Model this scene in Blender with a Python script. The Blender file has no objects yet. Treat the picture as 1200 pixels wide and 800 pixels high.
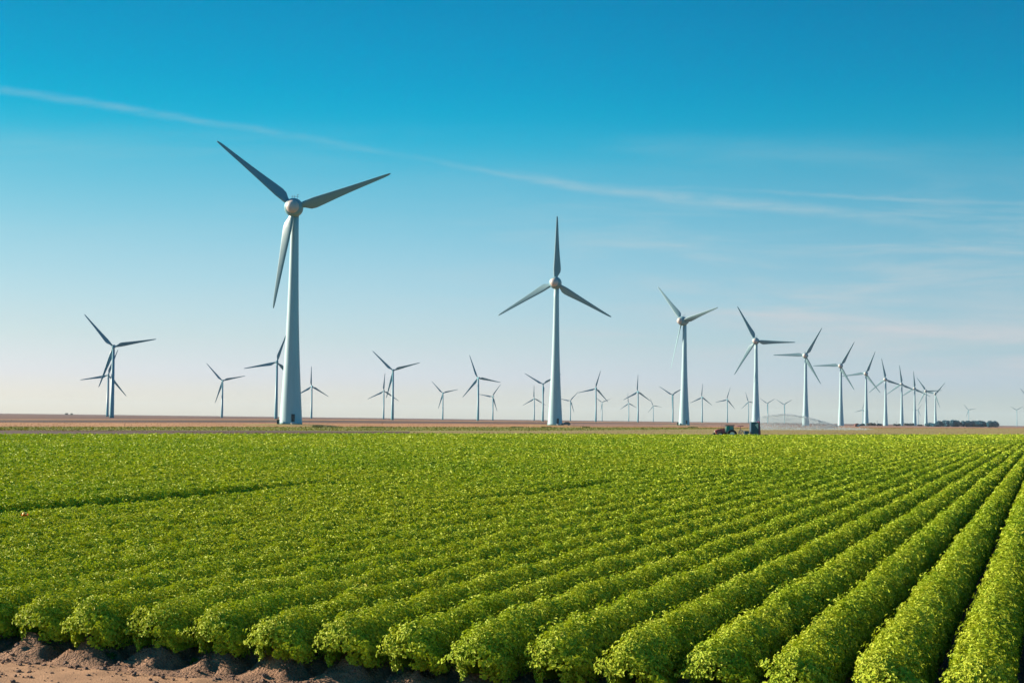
import bpy, math, random
import numpy as np
from mathutils import Matrix, Vector
R = math.radians
random.seed(7)
rng = np.random.default_rng(7)
scene = bpy.context.scene
col = scene.collection

# ------------------------------------------------------------------ camera
CAM_H = 2.7
cam_d = bpy.data.cameras.new('camera')
cam = bpy.data.objects.new('camera', cam_d)
col.objects.link(cam)
cam_d.sensor_width = 36.0
cam_d.lens = 36.0 * 1667 / 1200
cam_d.clip_start = 0.1
cam_d.clip_end = 60000
CM = Matrix.Rotation(R(-0.70), 3, 'Y') @ Matrix.Rotation(R(90 + 3.13), 3, 'X')
cam.matrix_world = Matrix.Translation((0, 0, CAM_H)) @ CM.to_4x4()
scene.camera = cam

def ray(x, y):
    return CM @ Vector(((x - 600) / 1667, (400 - y) / 1667, -1))
def ground(x, y, z=0.0):
    d = ray(x, y); t = (z - CAM_H) / d.z
    return Vector((d.x * t, d.y * t, z))
def at(x, y, Y):
    d = ray(x, y); t = Y / d.y
    return Vector((d.x * t, Y, CAM_H + d.z * t))
def sky_uv(x, y):
    d = ray(x, y); return d.x / d.y, d.z / d.y

ROW_AZ = R(20.6)
CA, SA = math.cos(ROW_AZ), math.sin(ROW_AZ)
def ps(p, s):                       # field coordinates: across the rows, along the rows
    return p * CA + s * SA, s * CA - p * SA

# ------------------------------------------------------------------ object helpers
def tag(o, label=None, cat=None, group=None, kind=None):
    if label: o['label'] = label
    if cat: o['category'] = cat
    if group: o['group'] = group
    if kind: o['kind'] = kind
    return o
def empty(name, loc, rz=0.0, label=None, cat=None, group=None):
    o = bpy.data.objects.new(name, None); col.objects.link(o)
    o.location = loc; o.rotation_euler = (0, 0, rz); o.empty_display_size = 1
    return tag(o, label, cat, group)
def link(name, me, m, parent=None):
    o = bpy.data.objects.new(name, me); col.objects.link(o)
    if m is not None and not me.materials: me.materials.append(m)
    if parent: o.parent = parent
    return o

class MB:
    def __init__(s): s.v = []; s.f = []; s.smooth = []
    def add(s, verts, faces, smooth=False):
        b = len(s.v); s.v += [tuple(v) for v in verts]
        s.f += [tuple(i + b for i in f) for f in faces]; s.smooth += [smooth] * len(faces)
        return s
    def box(s, c, d, taper=(1, 1), shift=(0, 0)):
        x, y, z = c; a, b, h = d[0] / 2, d[1] / 2, d[2] / 2
        tx, ty = taper; ox, oy = shift
        vs = [(x - a, y - b, z - h), (x + a, y - b, z - h), (x + a, y + b, z - h), (x - a, y + b, z - h),
              (x - a * tx + ox, y - b * ty + oy, z + h), (x + a * tx + ox, y - b * ty + oy, z + h),
              (x + a * tx + ox, y + b * ty + oy, z + h), (x - a * tx + ox, y + b * ty + oy, z + h)]
        return s.add(vs, [(3, 2, 1, 0), (4, 5, 6, 7), (0, 1, 5, 4), (1, 2, 6, 5), (2, 3, 7, 6), (3, 0, 4, 7)])
    def lathe(s, prof, n=20, axis='z', c=(0, 0, 0), cap=True, smooth=True):
        vs = []; fs = []
        for r, t in prof:
            for i in range(n):
                a = 2 * math.pi * i / n; p, q = r * math.cos(a), r * math.sin(a)
                v = {'z': (p, q, t), 'y': (p, t, q), 'x': (t, p, q)}[axis]
                vs.append((v[0] + c[0], v[1] + c[1], v[2] + c[2]))
        for k in range(len(prof) - 1):
            for i in range(n):
                j = (i + 1) % n
                fs.append((k * n + i, k * n + j, (k + 1) * n + j, (k + 1) * n + i))
        s.add(vs, fs, smooth)
        if cap:
            b = len(s.v) - len(vs)
            s.f.append(tuple(b + i for i in range(n - 1, -1, -1))); s.smooth.append(False)
            s.f.append(tuple(b + (len(prof) - 1) * n + i for i in range(n))); s.smooth.append(False)
        return s
    def bar(s, a, b, r, n=8):
        a = Vector(a); b = Vector(b); d = (b - a).normalized()
        u = d.orthogonal().normalized(); w = d.cross(u)
        vs = [p + u * (r * math.cos(2 * math.pi * i / n)) + w * (r * math.sin(2 * math.pi * i / n)) for p in (a, b) for i in range(n)]
        fs = [(i, (i + 1) % n, n + (i + 1) % n, n + i) for i in range(n)]
        s.add(vs, fs, True); k = len(s.v) - 2 * n
        s.f.append(tuple(k + i for i in range(n - 1, -1, -1))); s.smooth.append(False)
        s.f.append(tuple(k + n + i for i in range(n))); s.smooth.append(False)
        return s
    def prism(s, pts, y0, y1):      # outline in x,z extruded along y
        n = len(pts); vs = [(x, y0, z) for x, z in pts] + [(x, y1, z) for x, z in pts]
        fs = [(i, (i + 1) % n, n + (i + 1) % n, n + i) for i in range(n)] + [tuple(range(n - 1, -1, -1)), tuple(range(n, 2 * n))]
        return s.add(vs, fs)
    def mesh(s, name):
        me = bpy.data.meshes.new(name); me.from_pydata(s.v, [], s.f); me.update()
        me.polygons.foreach_set('use_smooth', s.smooth)
        import bmesh
        b = bmesh.new(); b.from_mesh(me); bmesh.ops.recalc_face_normals(b, faces=b.faces); b.to_mesh(me); b.free()
        return me
    def build(s, name, m, parent=None, bevel=0.0):
        o = link(name, s.mesh(name), m, parent)
        if bevel:
            bv = o.modifiers.new('bevel', 'BEVEL'); bv.width = bevel; bv.segments = 2; bv.limit_method = 'ANGLE'
        return o

def quad_mesh(name, V, nq, tint=None, F=None):
    """V (n,3); first nq*4 verts are loose quads, F further faces (m,4) indices"""
    me = bpy.data.meshes.new(name)
    idx = np.arange(nq * 4, dtype=np.int32)
    if F is not None and len(F): idx = np.concatenate([idx, np.asarray(F, np.int32).ravel()])
    nf = len(idx) // 4
    me.vertices.add(len(V)); me.vertices.foreach_set('co', np.ascontiguousarray(V, np.float32).ravel())
    me.loops.add(len(idx)); me.loops.foreach_set('vertex_index', idx)
    me.polygons.add(nf); me.polygons.foreach_set('loop_start', np.arange(nf, dtype=np.int32) * 4)
    me.update(calc_edges=True)
    sm = np.zeros(nf, bool)
    if F is not None: sm[nq:] = True
    me.polygons.foreach_set('use_smooth', sm)
    if tint is not None:
        a = me.attributes.new('tint', 'FLOAT', 'POINT'); a.data.foreach_set('value', np.ascontiguousarray(tint, np.float32))
    return me

# ------------------------------------------------------------------ materials
def new_mat(name):
    m = bpy.data.materials.new(name); m.use_nodes = True
    nt = m.node_tree; b = nt.nodes['Principled BSDF']
    return m, nt, b
def N(nt, t, **kw):
    n = nt.nodes.new(t)
    for k, v in kw.items(): setattr(n, k, v)
    return n
def ramp(nt, stops):
    r = N(nt, 'ShaderNodeValToRGB'); e = r.color_ramp.elements
    while len(e) < len(stops): e.new(0.5)
    for i, (p, c) in enumerate(stops): e[i].position = p; e[i].color = (*c, 1)
    return r
def noisy(name, stops, scale=3.0, rough=0.9, detail=6, bump=0.0, bscale=None, stretch=(1, 1, 1), rot=0.0, spec=0.3, dist=0.0):
    m, nt, b = new_mat(name); L = nt.links.new
    tc = N(nt, 'ShaderNodeTexCoord'); mp = N(nt, 'ShaderNodeMapping')
    mp.inputs['Scale'].default_value = stretch; mp.inputs['Rotation'].default_value = (0, 0, rot)
    L(tc.outputs['Object'], mp.inputs['Vector'])
    n = N(nt, 'ShaderNodeTexNoise'); n.inputs['Scale'].default_value = scale; n.inputs['Detail'].default_value = detail
    n.inputs['Roughness'].default_value = 0.65; n.inputs['Distortion'].default_value = dist
    L(mp.outputs[0], n.inputs['Vector'])
    r = ramp(nt, stops); L(n.outputs['Fac'], r.inputs[0]); L(r.outputs[0], b.inputs['Base Color'])
    b.inputs['Roughness'].default_value = rough; b.inputs['Specular IOR Level'].default_value = spec
    if bump:
        n2 = N(nt, 'ShaderNodeTexNoise'); n2.inputs['Scale'].default_value = bscale or scale * 4; n2.inputs['Detail'].default_value = 8
        L(mp.outputs[0], n2.inputs['Vector'])
        bp = N(nt, 'ShaderNodeBump'); bp.inputs['Strength'].default_value = bump; bp.inputs['Distance'].default_value = 0.05
        L(n2.outputs['Fac'], bp.inputs['Height']); L(bp.outputs[0], b.inputs['Normal'])
    return m
def plain(name, c, rough=0.5, metal=0.0, var=0.12):
    m, nt, b = new_mat(name); L = nt.links.new
    tc = N(nt, 'ShaderNodeTexCoord'); n = N(nt, 'ShaderNodeTexNoise'); n.inputs['Scale'].default_value = 2.5; n.inputs['Detail'].default_value = 5
    L(tc.outputs['Object'], n.inputs['Vector'])
    r = ramp(nt, [(0.3, [x * (1 - var) for x in c]), (0.7, [min(1, x * (1 + var)) for x in c])])
    L(n.outputs['Fac'], r.inputs[0]); L(r.outputs[0], b.inputs['Base Color'])
    b.inputs['Roughness'].default_value = rough; b.inputs['Metallic'].default_value = metal
    return m

def leaf_material(name, stops, trans=0.45, tcol=(0.16, 0.19, 0.012), rough=0.5):
    m, nt, b = new_mat(name); L = nt.links.new
    a = N(nt, 'ShaderNodeAttribute'); a.attribute_name = 'tint'
    r = ramp(nt, stops); L(a.outputs['Fac'], r.inputs[0]); L(r.outputs[0], b.inputs['Base Color'])
    b.inputs['Roughness'].default_value = rough; b.inputs['Specular IOR Level'].default_value = 0.2
    t = N(nt, 'ShaderNodeBsdfTranslucent')
    mx = N(nt, 'ShaderNodeMixRGB', blend_type='MULTIPLY'); mx.inputs[0].default_value = 1.0
    L(r.outputs[0], mx.inputs[1]); mx.inputs[2].default_value = (*tcol, 1)
    L(mx.outputs[0], t.inputs['Color'])
    ms = N(nt, 'ShaderNodeMixShader'); ms.inputs[0].default_value = trans
    L(b.outputs[0], ms.inputs[1]); L(t.outputs[0], ms.inputs[2])
    L(ms.outputs[0], nt.nodes['Material Output'].inputs['Surface'])
    return m

M = {}
M['leaf'] = leaf_material('crop_leaf', [(0.0, (0.070, 0.150, 0.008)), (0.30, (0.215, 0.325, 0.014)), (0.66, (0.335, 0.425, 0.022)), (0.97, (0.41, 0.37, 0.035))],
                          trans=0.17, tcol=(1.25, 1.2, 0.6), rough=0.65)
M['weed'] = leaf_material('weed_leaf', [(0.0, (0.04, 0.085, 0.01)), (1.0, (0.12, 0.17, 0.03))], trans=0.3, tcol=(1.2, 1.2, 0.6))
M['tree'] = leaf_material('far_tree_haze_leaf', [(0.0, (0.006, 0.070, 0.115)), (1.0, (0.016, 0.125, 0.18))], trans=0.1, tcol=(1, 1, 1))  # blue of the distant haze put into the leaf colour
M['graybush'] = leaf_material('grey_bush_leaf', [(0.0, (0.07, 0.10, 0.10)), (1.0, (0.17, 0.19, 0.18))], trans=0.1, tcol=(1, 1, 1))
M['bark'] = plain('bark', (0.06, 0.045, 0.03), 0.9)
M['soil'] = noisy('ridge_soil', [(0.3, (0.128, 0.077, 0.049)), (0.7, (0.307, 0.182, 0.108))], 6, 0.95, bump=1.0, bscale=38)
M['dirt'] = noisy('dirt_track', [(0.25, (0.222, 0.127, 0.064)), (0.55, (0.329, 0.194, 0.104)), (0.8, (0.400, 0.247, 0.138))], 2.2, 0.95, detail=10, bump=0.35, bscale=60)
M['clod'] = noisy('clod_soil', [(0.3, (0.08, 0.052, 0.04)), (0.7, (0.24, 0.155, 0.11))], 9, 0.95, bump=0.5)
M['plough'] = noisy('ploughed_land', [(0.35, (0.048, 0.021, 0.017)), (0.5, (0.097, 0.041, 0.026)), (0.66, (0.153, 0.067, 0.042))], 0.03, 0.95, detail=10, bump=0.0, stretch=(1, 0.12, 1))
M['streak'] = noisy('dark_stubble', [(0.3, (0.022, 0.011, 0.010)), (0.65, (0.062, 0.034, 0.023))], 0.12, 0.95, detail=8)
M['straw'] = noisy('straw_stubble', [(0.3, (0.224, 0.105, 0.036)), (0.55, (0.344, 0.172, 0.063)), (0.75, (0.412, 0.228, 0.092))], 0.06, 0.95, detail=10, stretch=(1, 0.3, 1))
M['verge'] = noisy('verge_grass', [(0.3, (0.084, 0.111, 0.005)), (0.55, (0.159, 0.168, 0.009)), (0.75, (0.225, 0.208, 0.018))], 0.09, 0.95, detail=10, stretch=(1, 0.3, 1))
M['road'] = noisy('farm_road', [(0.3, (0.041, 0.021, 0.014)), (0.7, (0.083, 0.042, 0.025))], 0.2, 0.95, detail=8)
M['pale'] = noisy('pale_headland', [(0.3, (0.164, 0.129, 0.030)), (0.55, (0.228, 0.181, 0.050)), (0.75, (0.291, 0.225, 0.080))], 0.06, 0.95, detail=10)
M['pink'] = noisy('harvested_land', [(0.3, (0.174, 0.093, 0.060)), (0.7, (0.261, 0.151, 0.102))], 0.03, 0.95, detail=10)

def paint(name, c, rough=0.45):
    m, nt, b = new_mat(name); L = nt.links.new
    tc = N(nt, 'ShaderNodeTexCoord'); mp = N(nt, 'ShaderNodeMapping'); mp.inputs['Scale'].default_value = (0.9, 0.9, 0.06)
    L(tc.outputs['Object'], mp.inputs['Vector'])
    n = N(nt, 'ShaderNodeTexNoise'); n.inputs['Scale'].default_value = 1.4; n.inputs['Detail'].default_value = 7
    L(mp.outputs[0], n.inputs['Vector'])
    r = ramp(nt, [(0.3, [x * 0.9 for x in c]), (0.6, c)])
    L(n.outputs['Fac'], r.inputs[0]); L(r.outputs[0], b.inputs['Base Color'])
    b.inputs['Roughness'].default_value = rough; b.inputs['Specular IOR Level'].default_value = 0.35
    return m
M['tower'] = paint('tower_paint', (0.275, 0.43, 0.465))
M['blade'] = paint('blade_shade_paint', (0.15, 0.27, 0.30))  # same paint as the tower, blade shade put in as darker teal
M['spinner'] = paint('spinner_lit_paint', (0.46, 0.41, 0.38))  # warm pink of the sunlit nose put into its colour
M['nacelle'] = paint('nacelle_shade_paint', (0.15, 0.30, 0.33))  # shade on the nacelle painted in as a darker teal
M['far_tower'] = paint('far_tower_shade_paint', (0.08, 0.26, 0.32))  # teal of the shaded far towers put into the base colour
M['far_blade'] = paint('far_blade_shade_paint', (0.07, 0.22, 0.27))  # shade colouring of the far blades, part of the base colour
M['dark'] = plain('dark_metal', (0.02, 0.03, 0.035), 0.6)
M['rubber'] = plain('rubber', (0.02, 0.021, 0.022), 0.85)
M['rim'] = plain('rim_grey', (0.62, 0.66, 0.66), 0.5)
M['red'] = plain('tractor_red', (0.30, 0.028, 0.045), 0.35)
M['greenglass'] = plain('green_glass', (0.02, 0.16, 0.10), 0.12)
M['glasspale'] = plain('pale_glass', (0.10, 0.19, 0.17), 0.15)
M['navy'] = plain('navy_panel', (0.010, 0.055, 0.10), 0.4)
M['crimson'] = plain('crimson_panel', (0.17, 0.02, 0.075), 0.45)
M['ltgrey'] = plain('light_grey', (0.45, 0.47, 0.47), 0.5)
M['oldgreen'] = plain('kiosk_green', (0.03, 0.10, 0.09), 0.55)
M['carblue'] = plain('car_blue', (0.008, 0.035, 0.075), 0.25)
M['glass'] = plain('car_glass', (0.03, 0.05, 0.06), 0.08)
M['orange'] = plain('orange_petal', (0.65, 0.15, 0.01), 0.5)
M['yellow'] = plain('yellow_petal', (0.75, 0.5, 0.08), 0.5)
M['brick'] = plain('shed_red', (0.12, 0.05, 0.045), 0.8)
M['white'] = plain('white_board', (0.6, 0.58, 0.55), 0.6)
M['drop'] = plain('water_drop', (0.42, 0.50, 0.55), 0.5)

# ------------------------------------------------------------------ world and sun
SUN_AZ, SUN_EL = R(-74), R(22)          # azimuth from +Y, clockwise positive
w = bpy.data.worlds.new('World'); scene.world = w; w.use_nodes = True
nt = w.node_tree; L = nt.links.new
bg = nt.nodes['Background']
sky = N(nt, 'ShaderNodeTexSky'); sky.sky_type = 'NISHITA'; sky.sun_disc = False
sky.sun_elevation = SUN_EL; sky.sun_rotation = SUN_AZ
sky.air_density = 1.0; sky.dust_density = 0.6; sky.ozone_density = 2.0
bg.inputs['Strength'].default_value = 0.1
def math_n(op, a, b=None, c=None):
    n = N(nt, 'ShaderNodeMath', operation=op)
    for i, v in enumerate((a, b, c)):
        if v is None: continue
        if isinstance(v, (int, float)): n.inputs[i].default_value = v
        else: L(v, n.inputs[i])
    return n.outputs[0]
tc = N(nt, 'ShaderNodeTexCoord'); sp = N(nt, 'ShaderNodeSeparateXYZ'); L(tc.outputs['Generated'], sp.inputs[0])
X, Y, Z = sp.outputs
yy = math_n('MAXIMUM', Y, 0.05)
u = math_n('DIVIDE', X, yy); v = math_n('DIVIDE', Z, yy)
fwd = math_n('GREATER_THAN', Y, 0.06)
# colour response of the air with height (deep teal blue overhead, milky near the horizon)
elev = math_n('MULTIPLY', math_n('MAXIMUM', Z, 0.0), 1.0)
TINT = [(0.0, (0.77, 0.80, 1.47)), (0.0067, (0.75, 0.79, 1.42)), (0.0247, (0.645, 0.68, 1.02)), (0.0546, (0.60, 0.63, 0.765)),
        (0.114, (0.47, 0.65, 0.69)), (0.165, (0.22, 0.63, 0.66)), (0.197, (0.0, 0.60, 0.66)), (0.2306, (0.0, 0.53, 0.65)), (0.283, (0.0, 0.46, 0.60)),
        (0.5, (0.0, 0.40, 0.55)), (1.0, (0.0, 0.36, 0.5))]
tr = ramp(nt, TINT); tr.color_ramp.interpolation = 'B_SPLINE'; L(elev, tr.inputs[0])
mul = N(nt, 'ShaderNodeMixRGB', blend_type='MULTIPLY'); mul.inputs[0].default_value = 1
L(sky.outputs[0], mul.inputs[1]); L(tr.outputs[0], mul.inputs[2])
ur = N(nt, 'ShaderNodeMapRange'); L(u, ur.inputs['Value']); ur.inputs['From Min'].default_value = -0.36; ur.inputs['From Max'].default_value = 0.36
ar_ = ramp(nt, [(0.0, (0.78, 0.77, 0.75)), (0.5, (1, 1, 1)), (1.0, (0.70, 0.82, 0.86))]); ar_.color_ramp.interpolation = 'B_SPLINE'
L(ur.outputs[0], ar_.inputs[0])
mu2 = N(nt, 'ShaderNodeMixRGB', blend_type='MULTIPLY'); mu2.inputs[0].default_value = 1; L(mul.outputs[0], mu2.inputs[1]); L(ar_.outputs[0], mu2.inputs[2])
sc2 = N(nt, 'ShaderNodeVectorMath', operation='SCALE'); L(mu2.outputs[0], sc2.inputs[0]); sc2.inputs['Scale'].default_value = 0.87
# contrails: lines of ice cloud high in the sky
def smooth(x, lo, hi):
    n = N(nt, 'ShaderNodeMapRange', interpolation_type='SMOOTHSTEP'); n.inputs['From Min'].default_value = lo; n.inputs['From Max'].default_value = hi
    L(x, n.inputs['Value']); return n.outputs[0]
def curve_v(pts):
    fc = N(nt, 'ShaderNodeFloatCurve'); c = fc.mapping.curves[0]
    uv = [sky_uv(*q) for q in pts]; uv = [(a + 0.5, b * 2.5) for a, b in uv]
    c.points[0].location = uv[0]; c.points[1].location = uv[-1]
    for q in uv[1:-1]: c.points.new(*q)
    fc.mapping.update()
    L(math_n('ADD', u, 0.5), fc.inputs['Value'])
    return math_n('MULTIPLY', fc.outputs[0], 0.4)
cmb = N(nt, 'ShaderNodeCombineXYZ'); L(u, cmb.inputs[0]); L(v, cmb.inputs[1])
def noise(scale, sx, sy, detail=6, dist=0.0, rough=0.6, rot=0.0):
    mp = N(nt, 'ShaderNodeMapping'); mp.inputs['Scale'].default_value = (sx, sy, 1); mp.inputs['Rotation'].default_value = (0, 0, rot)
    L(cmb.outputs[0], mp.inputs['Vector'])
    n = N(nt, 'ShaderNodeTexNoise'); n.inputs['Scale'].default_value = scale; n.inputs['Detail'].default_value = detail
    n.inputs['Distortion'].default_value = dist; n.inputs['Roughness'].default_value = rough
    L(mp.outputs[0], n.inputs['Vector']); return n.outputs['Fac']
wob = math_n('MULTIPLY', math_n('SUBTRACT', noise(1, 26, 60, 5), 0.5), 0.006)
vw = math_n('ADD', v, wob)
def trail(pts, w0, w1, amp, sides=0.35):
    d = math_n('ABSOLUTE', math_n('SUBTRACT', vw, curve_v(pts)))
    mr = N(nt, 'ShaderNodeMapRange'); mr.inputs['From Min'].default_value = -0.36; mr.inputs['From Max'].default_value = 0.36
    mr.inputs['To Min'].default_value = w0; mr.inputs['To Max'].default_value = w1; L(u, mr.inputs['Value'])
    q = math_n('DIVIDE', d, mr.outputs[0])
    core = math_n('POWER', math_n('SUBTRACT', 1.0, smooth(q, 0.0, 1.0)), 1.4)
    br = math_n('MULTIPLY_ADD', noise(1, 22, 120, 8, 0.3, 0.7), 2.2, -0.5)
    return math_n('MULTIPLY', math_n('MULTIPLY', core, br), amp)
t1 = trail([(-60, 97), (0, 105), (200, 136), (350, 160), (500, 187), (600, 206), (700, 217), (850, 222), (1000, 230), (1200, 239), (1260, 242)], 0.0056, 0.0024, 0.24)
t1 = math_n('MULTIPLY', t1, math_n('MULTIPLY_ADD', smooth(noise(1, 9, 9, 3), 0.40, 0.60), 0.70, 0.35))
t2 = trail([(-60, 70), (350, 150), (600, 204), (700, 222), (850, 236), (1000, 252), (1100, 268), (1260, 290)], 0.004, 0.009, 0.36)
m2 = math_n('MULTIPLY', smooth(u, -0.02, 0.04), math_n('SUBTRACT', 1.0, smooth(u, 0.2, 0.34)))
t2 = math_n('MULTIPLY', t2, m2)
# thin cirrus veils, denser to the right
ci = math_n('POWER', smooth(noise(1, 5.5, 46, 9, 0.5, 0.58, R(-4)), 0.40, 0.78), 1.1)
band = math_n('MULTIPLY', smooth(v, 0.005, 0.05), math_n('SUBTRACT', 1.0, smooth(v, 0.125, 0.19)))
side = math_n('MULTIPLY_ADD', smooth(u, -0.12, 0.26), 0.62, 0.06)
ci = math_n('MULTIPLY', math_n('MULTIPLY', ci, band), side)
vb = math_n('SUBTRACT', 1.0, smooth(math_n('ABSOLUTE', math_n('SUBTRACT', v, 0.190)), 0.0, 0.022))
veil = math_n('MULTIPLY', math_n('MULTIPLY', vb, smooth(noise(1, 4, 30, 6, 0.4), 0.35, 0.75)), 0.13)
lowb = math_n('MULTIPLY', smooth(v, 0.03, 0.06), math_n('SUBTRACT', 1.0, smooth(v, 0.075, 0.105)))
low = math_n('MULTIPLY', math_n('MULTIPLY', lowb, smooth(noise(1, 3.2, 36, 7, 0.4, 0.55, R(-2)), 0.38, 0.66)), math_n('MULTIPLY', smooth(u, 0.0, 0.25), 0.42))
tot = math_n('MINIMUM', math_n('ADD', math_n('ADD', math_n('ADD', math_n('MAXIMUM', t1, t2), ci), veil), low), 0.8)
tot = math_n('MULTIPLY', tot, fwd)
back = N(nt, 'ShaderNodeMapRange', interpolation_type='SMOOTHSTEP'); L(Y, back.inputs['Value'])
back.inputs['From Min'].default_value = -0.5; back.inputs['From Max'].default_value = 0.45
bt = N(nt, 'ShaderNodeMixRGB'); L(back.outputs[0], bt.inputs[0]); bt.inputs[1].default_value = (0.0, 1.10, 1.30, 1); bt.inputs[2].default_value = (1, 1, 1, 1)  # unseen sky behind the camera turned teal, added to colour the shade
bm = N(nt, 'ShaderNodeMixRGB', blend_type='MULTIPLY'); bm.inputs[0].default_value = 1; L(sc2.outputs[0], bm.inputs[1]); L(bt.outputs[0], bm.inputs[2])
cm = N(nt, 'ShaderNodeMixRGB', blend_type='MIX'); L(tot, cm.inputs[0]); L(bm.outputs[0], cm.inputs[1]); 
lowr = ramp(nt, [(0.03, (1.0, 0.93, 0.98)), (0.13, (0.86, 0.98, 1.0)), (0.3, (0.86, 0.98, 1.0))]); L(v, lowr.inputs[0])
cs = N(nt, 'ShaderNodeVectorMath', operation='SCALE'); cs.inputs['Scale'].default_value = 2.6; L(lowr.outputs[0], cs.inputs[0]); L(cs.outputs[0], cm.inputs[2])
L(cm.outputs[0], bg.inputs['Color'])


sun_d = bpy.data.lights.new('sun', 'SUN'); sun_d.energy = 5.0; sun_d.angle = R(0.53); sun_d.color = (1.0, 0.83, 0.66)
sun = bpy.data.objects.new('sun', sun_d); col.objects.link(sun)
sd = Vector((math.sin(SUN_AZ) * math.cos(SUN_EL), math.cos(SUN_AZ) * math.cos(SUN_EL), math.sin(SUN_EL)))
sun.rotation_euler = sd.to_track_quat('Z', 'Y').to_euler()
scene.view_settings.view_transform = 'Standard'; scene.view_settings.look = 'None'
scene.view_settings.gamma = 1.0; scene.view_settings.use_curve_mapping = False
scene.view_settings.exposure = 1.35

# ------------------------------------------------------------------ ground and strips
def sheet(name, pts, z, m, kind='structure'):
    me = bpy.data.meshes.new(name); me.from_pydata([(x, y, z) for x, y in pts], [], [tuple(range(len(pts)))])
    me.update()
    o = link(name, me, m)
    return tag(o, kind=kind)
G = 13000
sheet('ground', [(-G, -300), (G, -300), (G, G), (-G, G)], -0.004, M['plough'])

def strip(name, upper, lower, z, m):
    """band of land between two boundary lines, each given by points on the ground"""
    up = [ground(*q) for q in upper]; lo = [ground(*q) for q in lower]
    pts = [(p.x, p.y) for p in lo] + [(p.x, p.y) for p in reversed(up)]
    a = sum(pts[i][0] * pts[(i + 1) % len(pts)][1] - pts[(i + 1) % len(pts)][0] * pts[i][1] for i in range(len(pts)))
    if a < 0: pts.reverse()
    return sheet(name, pts, z, m)
def hz(x): return 484 + 0.0122 * x
strip('stubble_streak', [(-90, 491.8), (330, 491.9), (640, 494.3), (900, 496.8)], [(-90, 494.2), (330, 493.8), (640, 495.3), (900, 497.2)], 0.000, M['streak'])
strip('pale_streak', [(-90, 490.9), (330, 491.0), (640, 493.6), (900, 496.3)], [(-90, 492.0), (330, 492.0), (640, 494.4), (900, 496.8)], -0.002, M['straw'])
strip('stubble_field', [(-90, 495.0), (330, 495.3), (640, 497.0), (900, 498.2), (1290, 501.2)],
      [(-90, 502), (330, 502), (640, 503), (900, 504), (1290, 504)], 0.004, M['straw'])
strip('harvested_field', [(640, 496.5), (860, 497.0), (1000, 498.4), (1290, 500.9)], [(640, 498.8), (860, 500.0), (1000, 500.4), (1290, 501.6)], 0.008, M['pink'])
strip('grass_verge', [(-90, 500.0), (150, 500.0), (330, 499.8), (640, 500.3), (780, 500.8), (880, 501.6)],
      [(-90, 506), (330, 506), (640, 505), (780, 503.6), (880, 502.2)], 0.012, M['verge'])
strip('headland', [(300, 505.6), (480, 505.0), (640, 504.6), (780, 503.2), (880, 502.0), (1000, 502.0), (1290, 502.3)],
      [(300, 518), (640, 518), (1000, 520), (1290, 520)], 0.016, M['pale'])
strip('farm_road', [(-90, 503.8), (150, 504.2), (330, 504.6), (480, 505.4)], [(-90, 516), (150, 516), (330, 513), (480, 509)], 0.020, M['road'])

# ------------------------------------------------------------------ the field
TOP = 0.62
_bp = [ground(x, y, TOP) for x, y in [(-40, 509.6), (0, 509.5), (200, 509.2), (450, 508.6), (640, 509.0), (860, 510.2), (1000, 510.0), (1200, 509.6)]]
BP = [(_bp[0].x - 200, _bp[0].y - 180)] + [(q.x, q.y) for q in _bp] + [(_bp[-1].x + 300, _bp[-1].y + 330)]
BPp = np.array([(x * CA - y * SA, x * SA + y * CA) for x, y in BP])      # p, s
BPp = BPp[np.argsort(BPp[:, 0])]
def row_end(p): return float(np.interp(p, BPp[:, 0], BPp[:, 1]))
S0 = 12.95; PITCH = 0.76; P0 = -7.43

def ridge_noise(x, y, seed, f):
    g = np.random.default_rng(seed).random((256, 256))
    xi = x * f; yi = y * f; x0 = np.floor(xi).astype(int); y0 = np.floor(yi).astype(int)
    fx = xi - x0; fy = yi - y0; fx = fx * fx * (3 - 2 * fx); fy = fy * fy * (3 - 2 * fy)
    h = lambda a, b: g[a % 256, b % 256]
    return (h(x0, y0) * (1 - fx) + h(x0 + 1, y0) * fx) * (1 - fy) + (h(x0, y0 + 1) * (1 - fx) + h(x0 + 1, y0 + 1) * fx) * fy - 0.5

# ridged soil with the bare track in front of it, one relief
pa = np.arange(-26, 4.01, 0.05)
sa = np.concatenate([np.arange(9.5, 12.2, 0.12), np.arange(12.2, 15.2, 0.05), np.arange(15.2, 24, 0.2), np.arange(24, 70, 0.8), np.arange(70, 330, 5.0)])
PP, SS = np.meshgrid(pa, sa)
ph = (PP - P0) / PITCH; fr = np.abs(ph - np.round(ph)) * 2          # 0 on the ridge, 1 in the furrow
rowid = np.round(ph)
prof = 0.195 * np.clip(1.12 - fr * 1.15, 0, 1) ** 0.85
endj = 0.10 * np.sin(rowid * 12.9898) + 0.12 * ridge_noise(PP, SS, 3, 4)
t = np.clip((SS - (S0 - 0.28) - endj) / 0.42, 0, 1); t = t * t * (3 - 2 * t)
ZZ = prof * t + 0.010
near = np.clip((30 - SS) / 10, 0, 1)
ZZ = ZZ + near * t * (0.16 * ridge_noise(PP, SS, 5, 4.3) + 0.16 * ridge_noise(PP, SS, 6, 9.7) + 0.12 * ridge_noise(PP, SS, 16, 19)) * np.clip(prof / 0.14, 0.25, 1)
ZZ = ZZ + near * (1 - t) * (0.030 * ridge_noise(PP, SS, 8, 2.5) + 0.014 * ridge_noise(PP, SS, 9, 8)) + 0.03 * near
ZZ = np.where(SS > 75, 0.012, ZZ)
XX = PP * CA + SS * SA; YY = SS * CA - PP * SA
V = np.stack([XX, YY, ZZ], -1).reshape(-1, 3)
nr, nc = PP.shape; ii = np.arange(nr - 1)[:, None] * nc + np.arange(nc - 1)[None]
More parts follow.
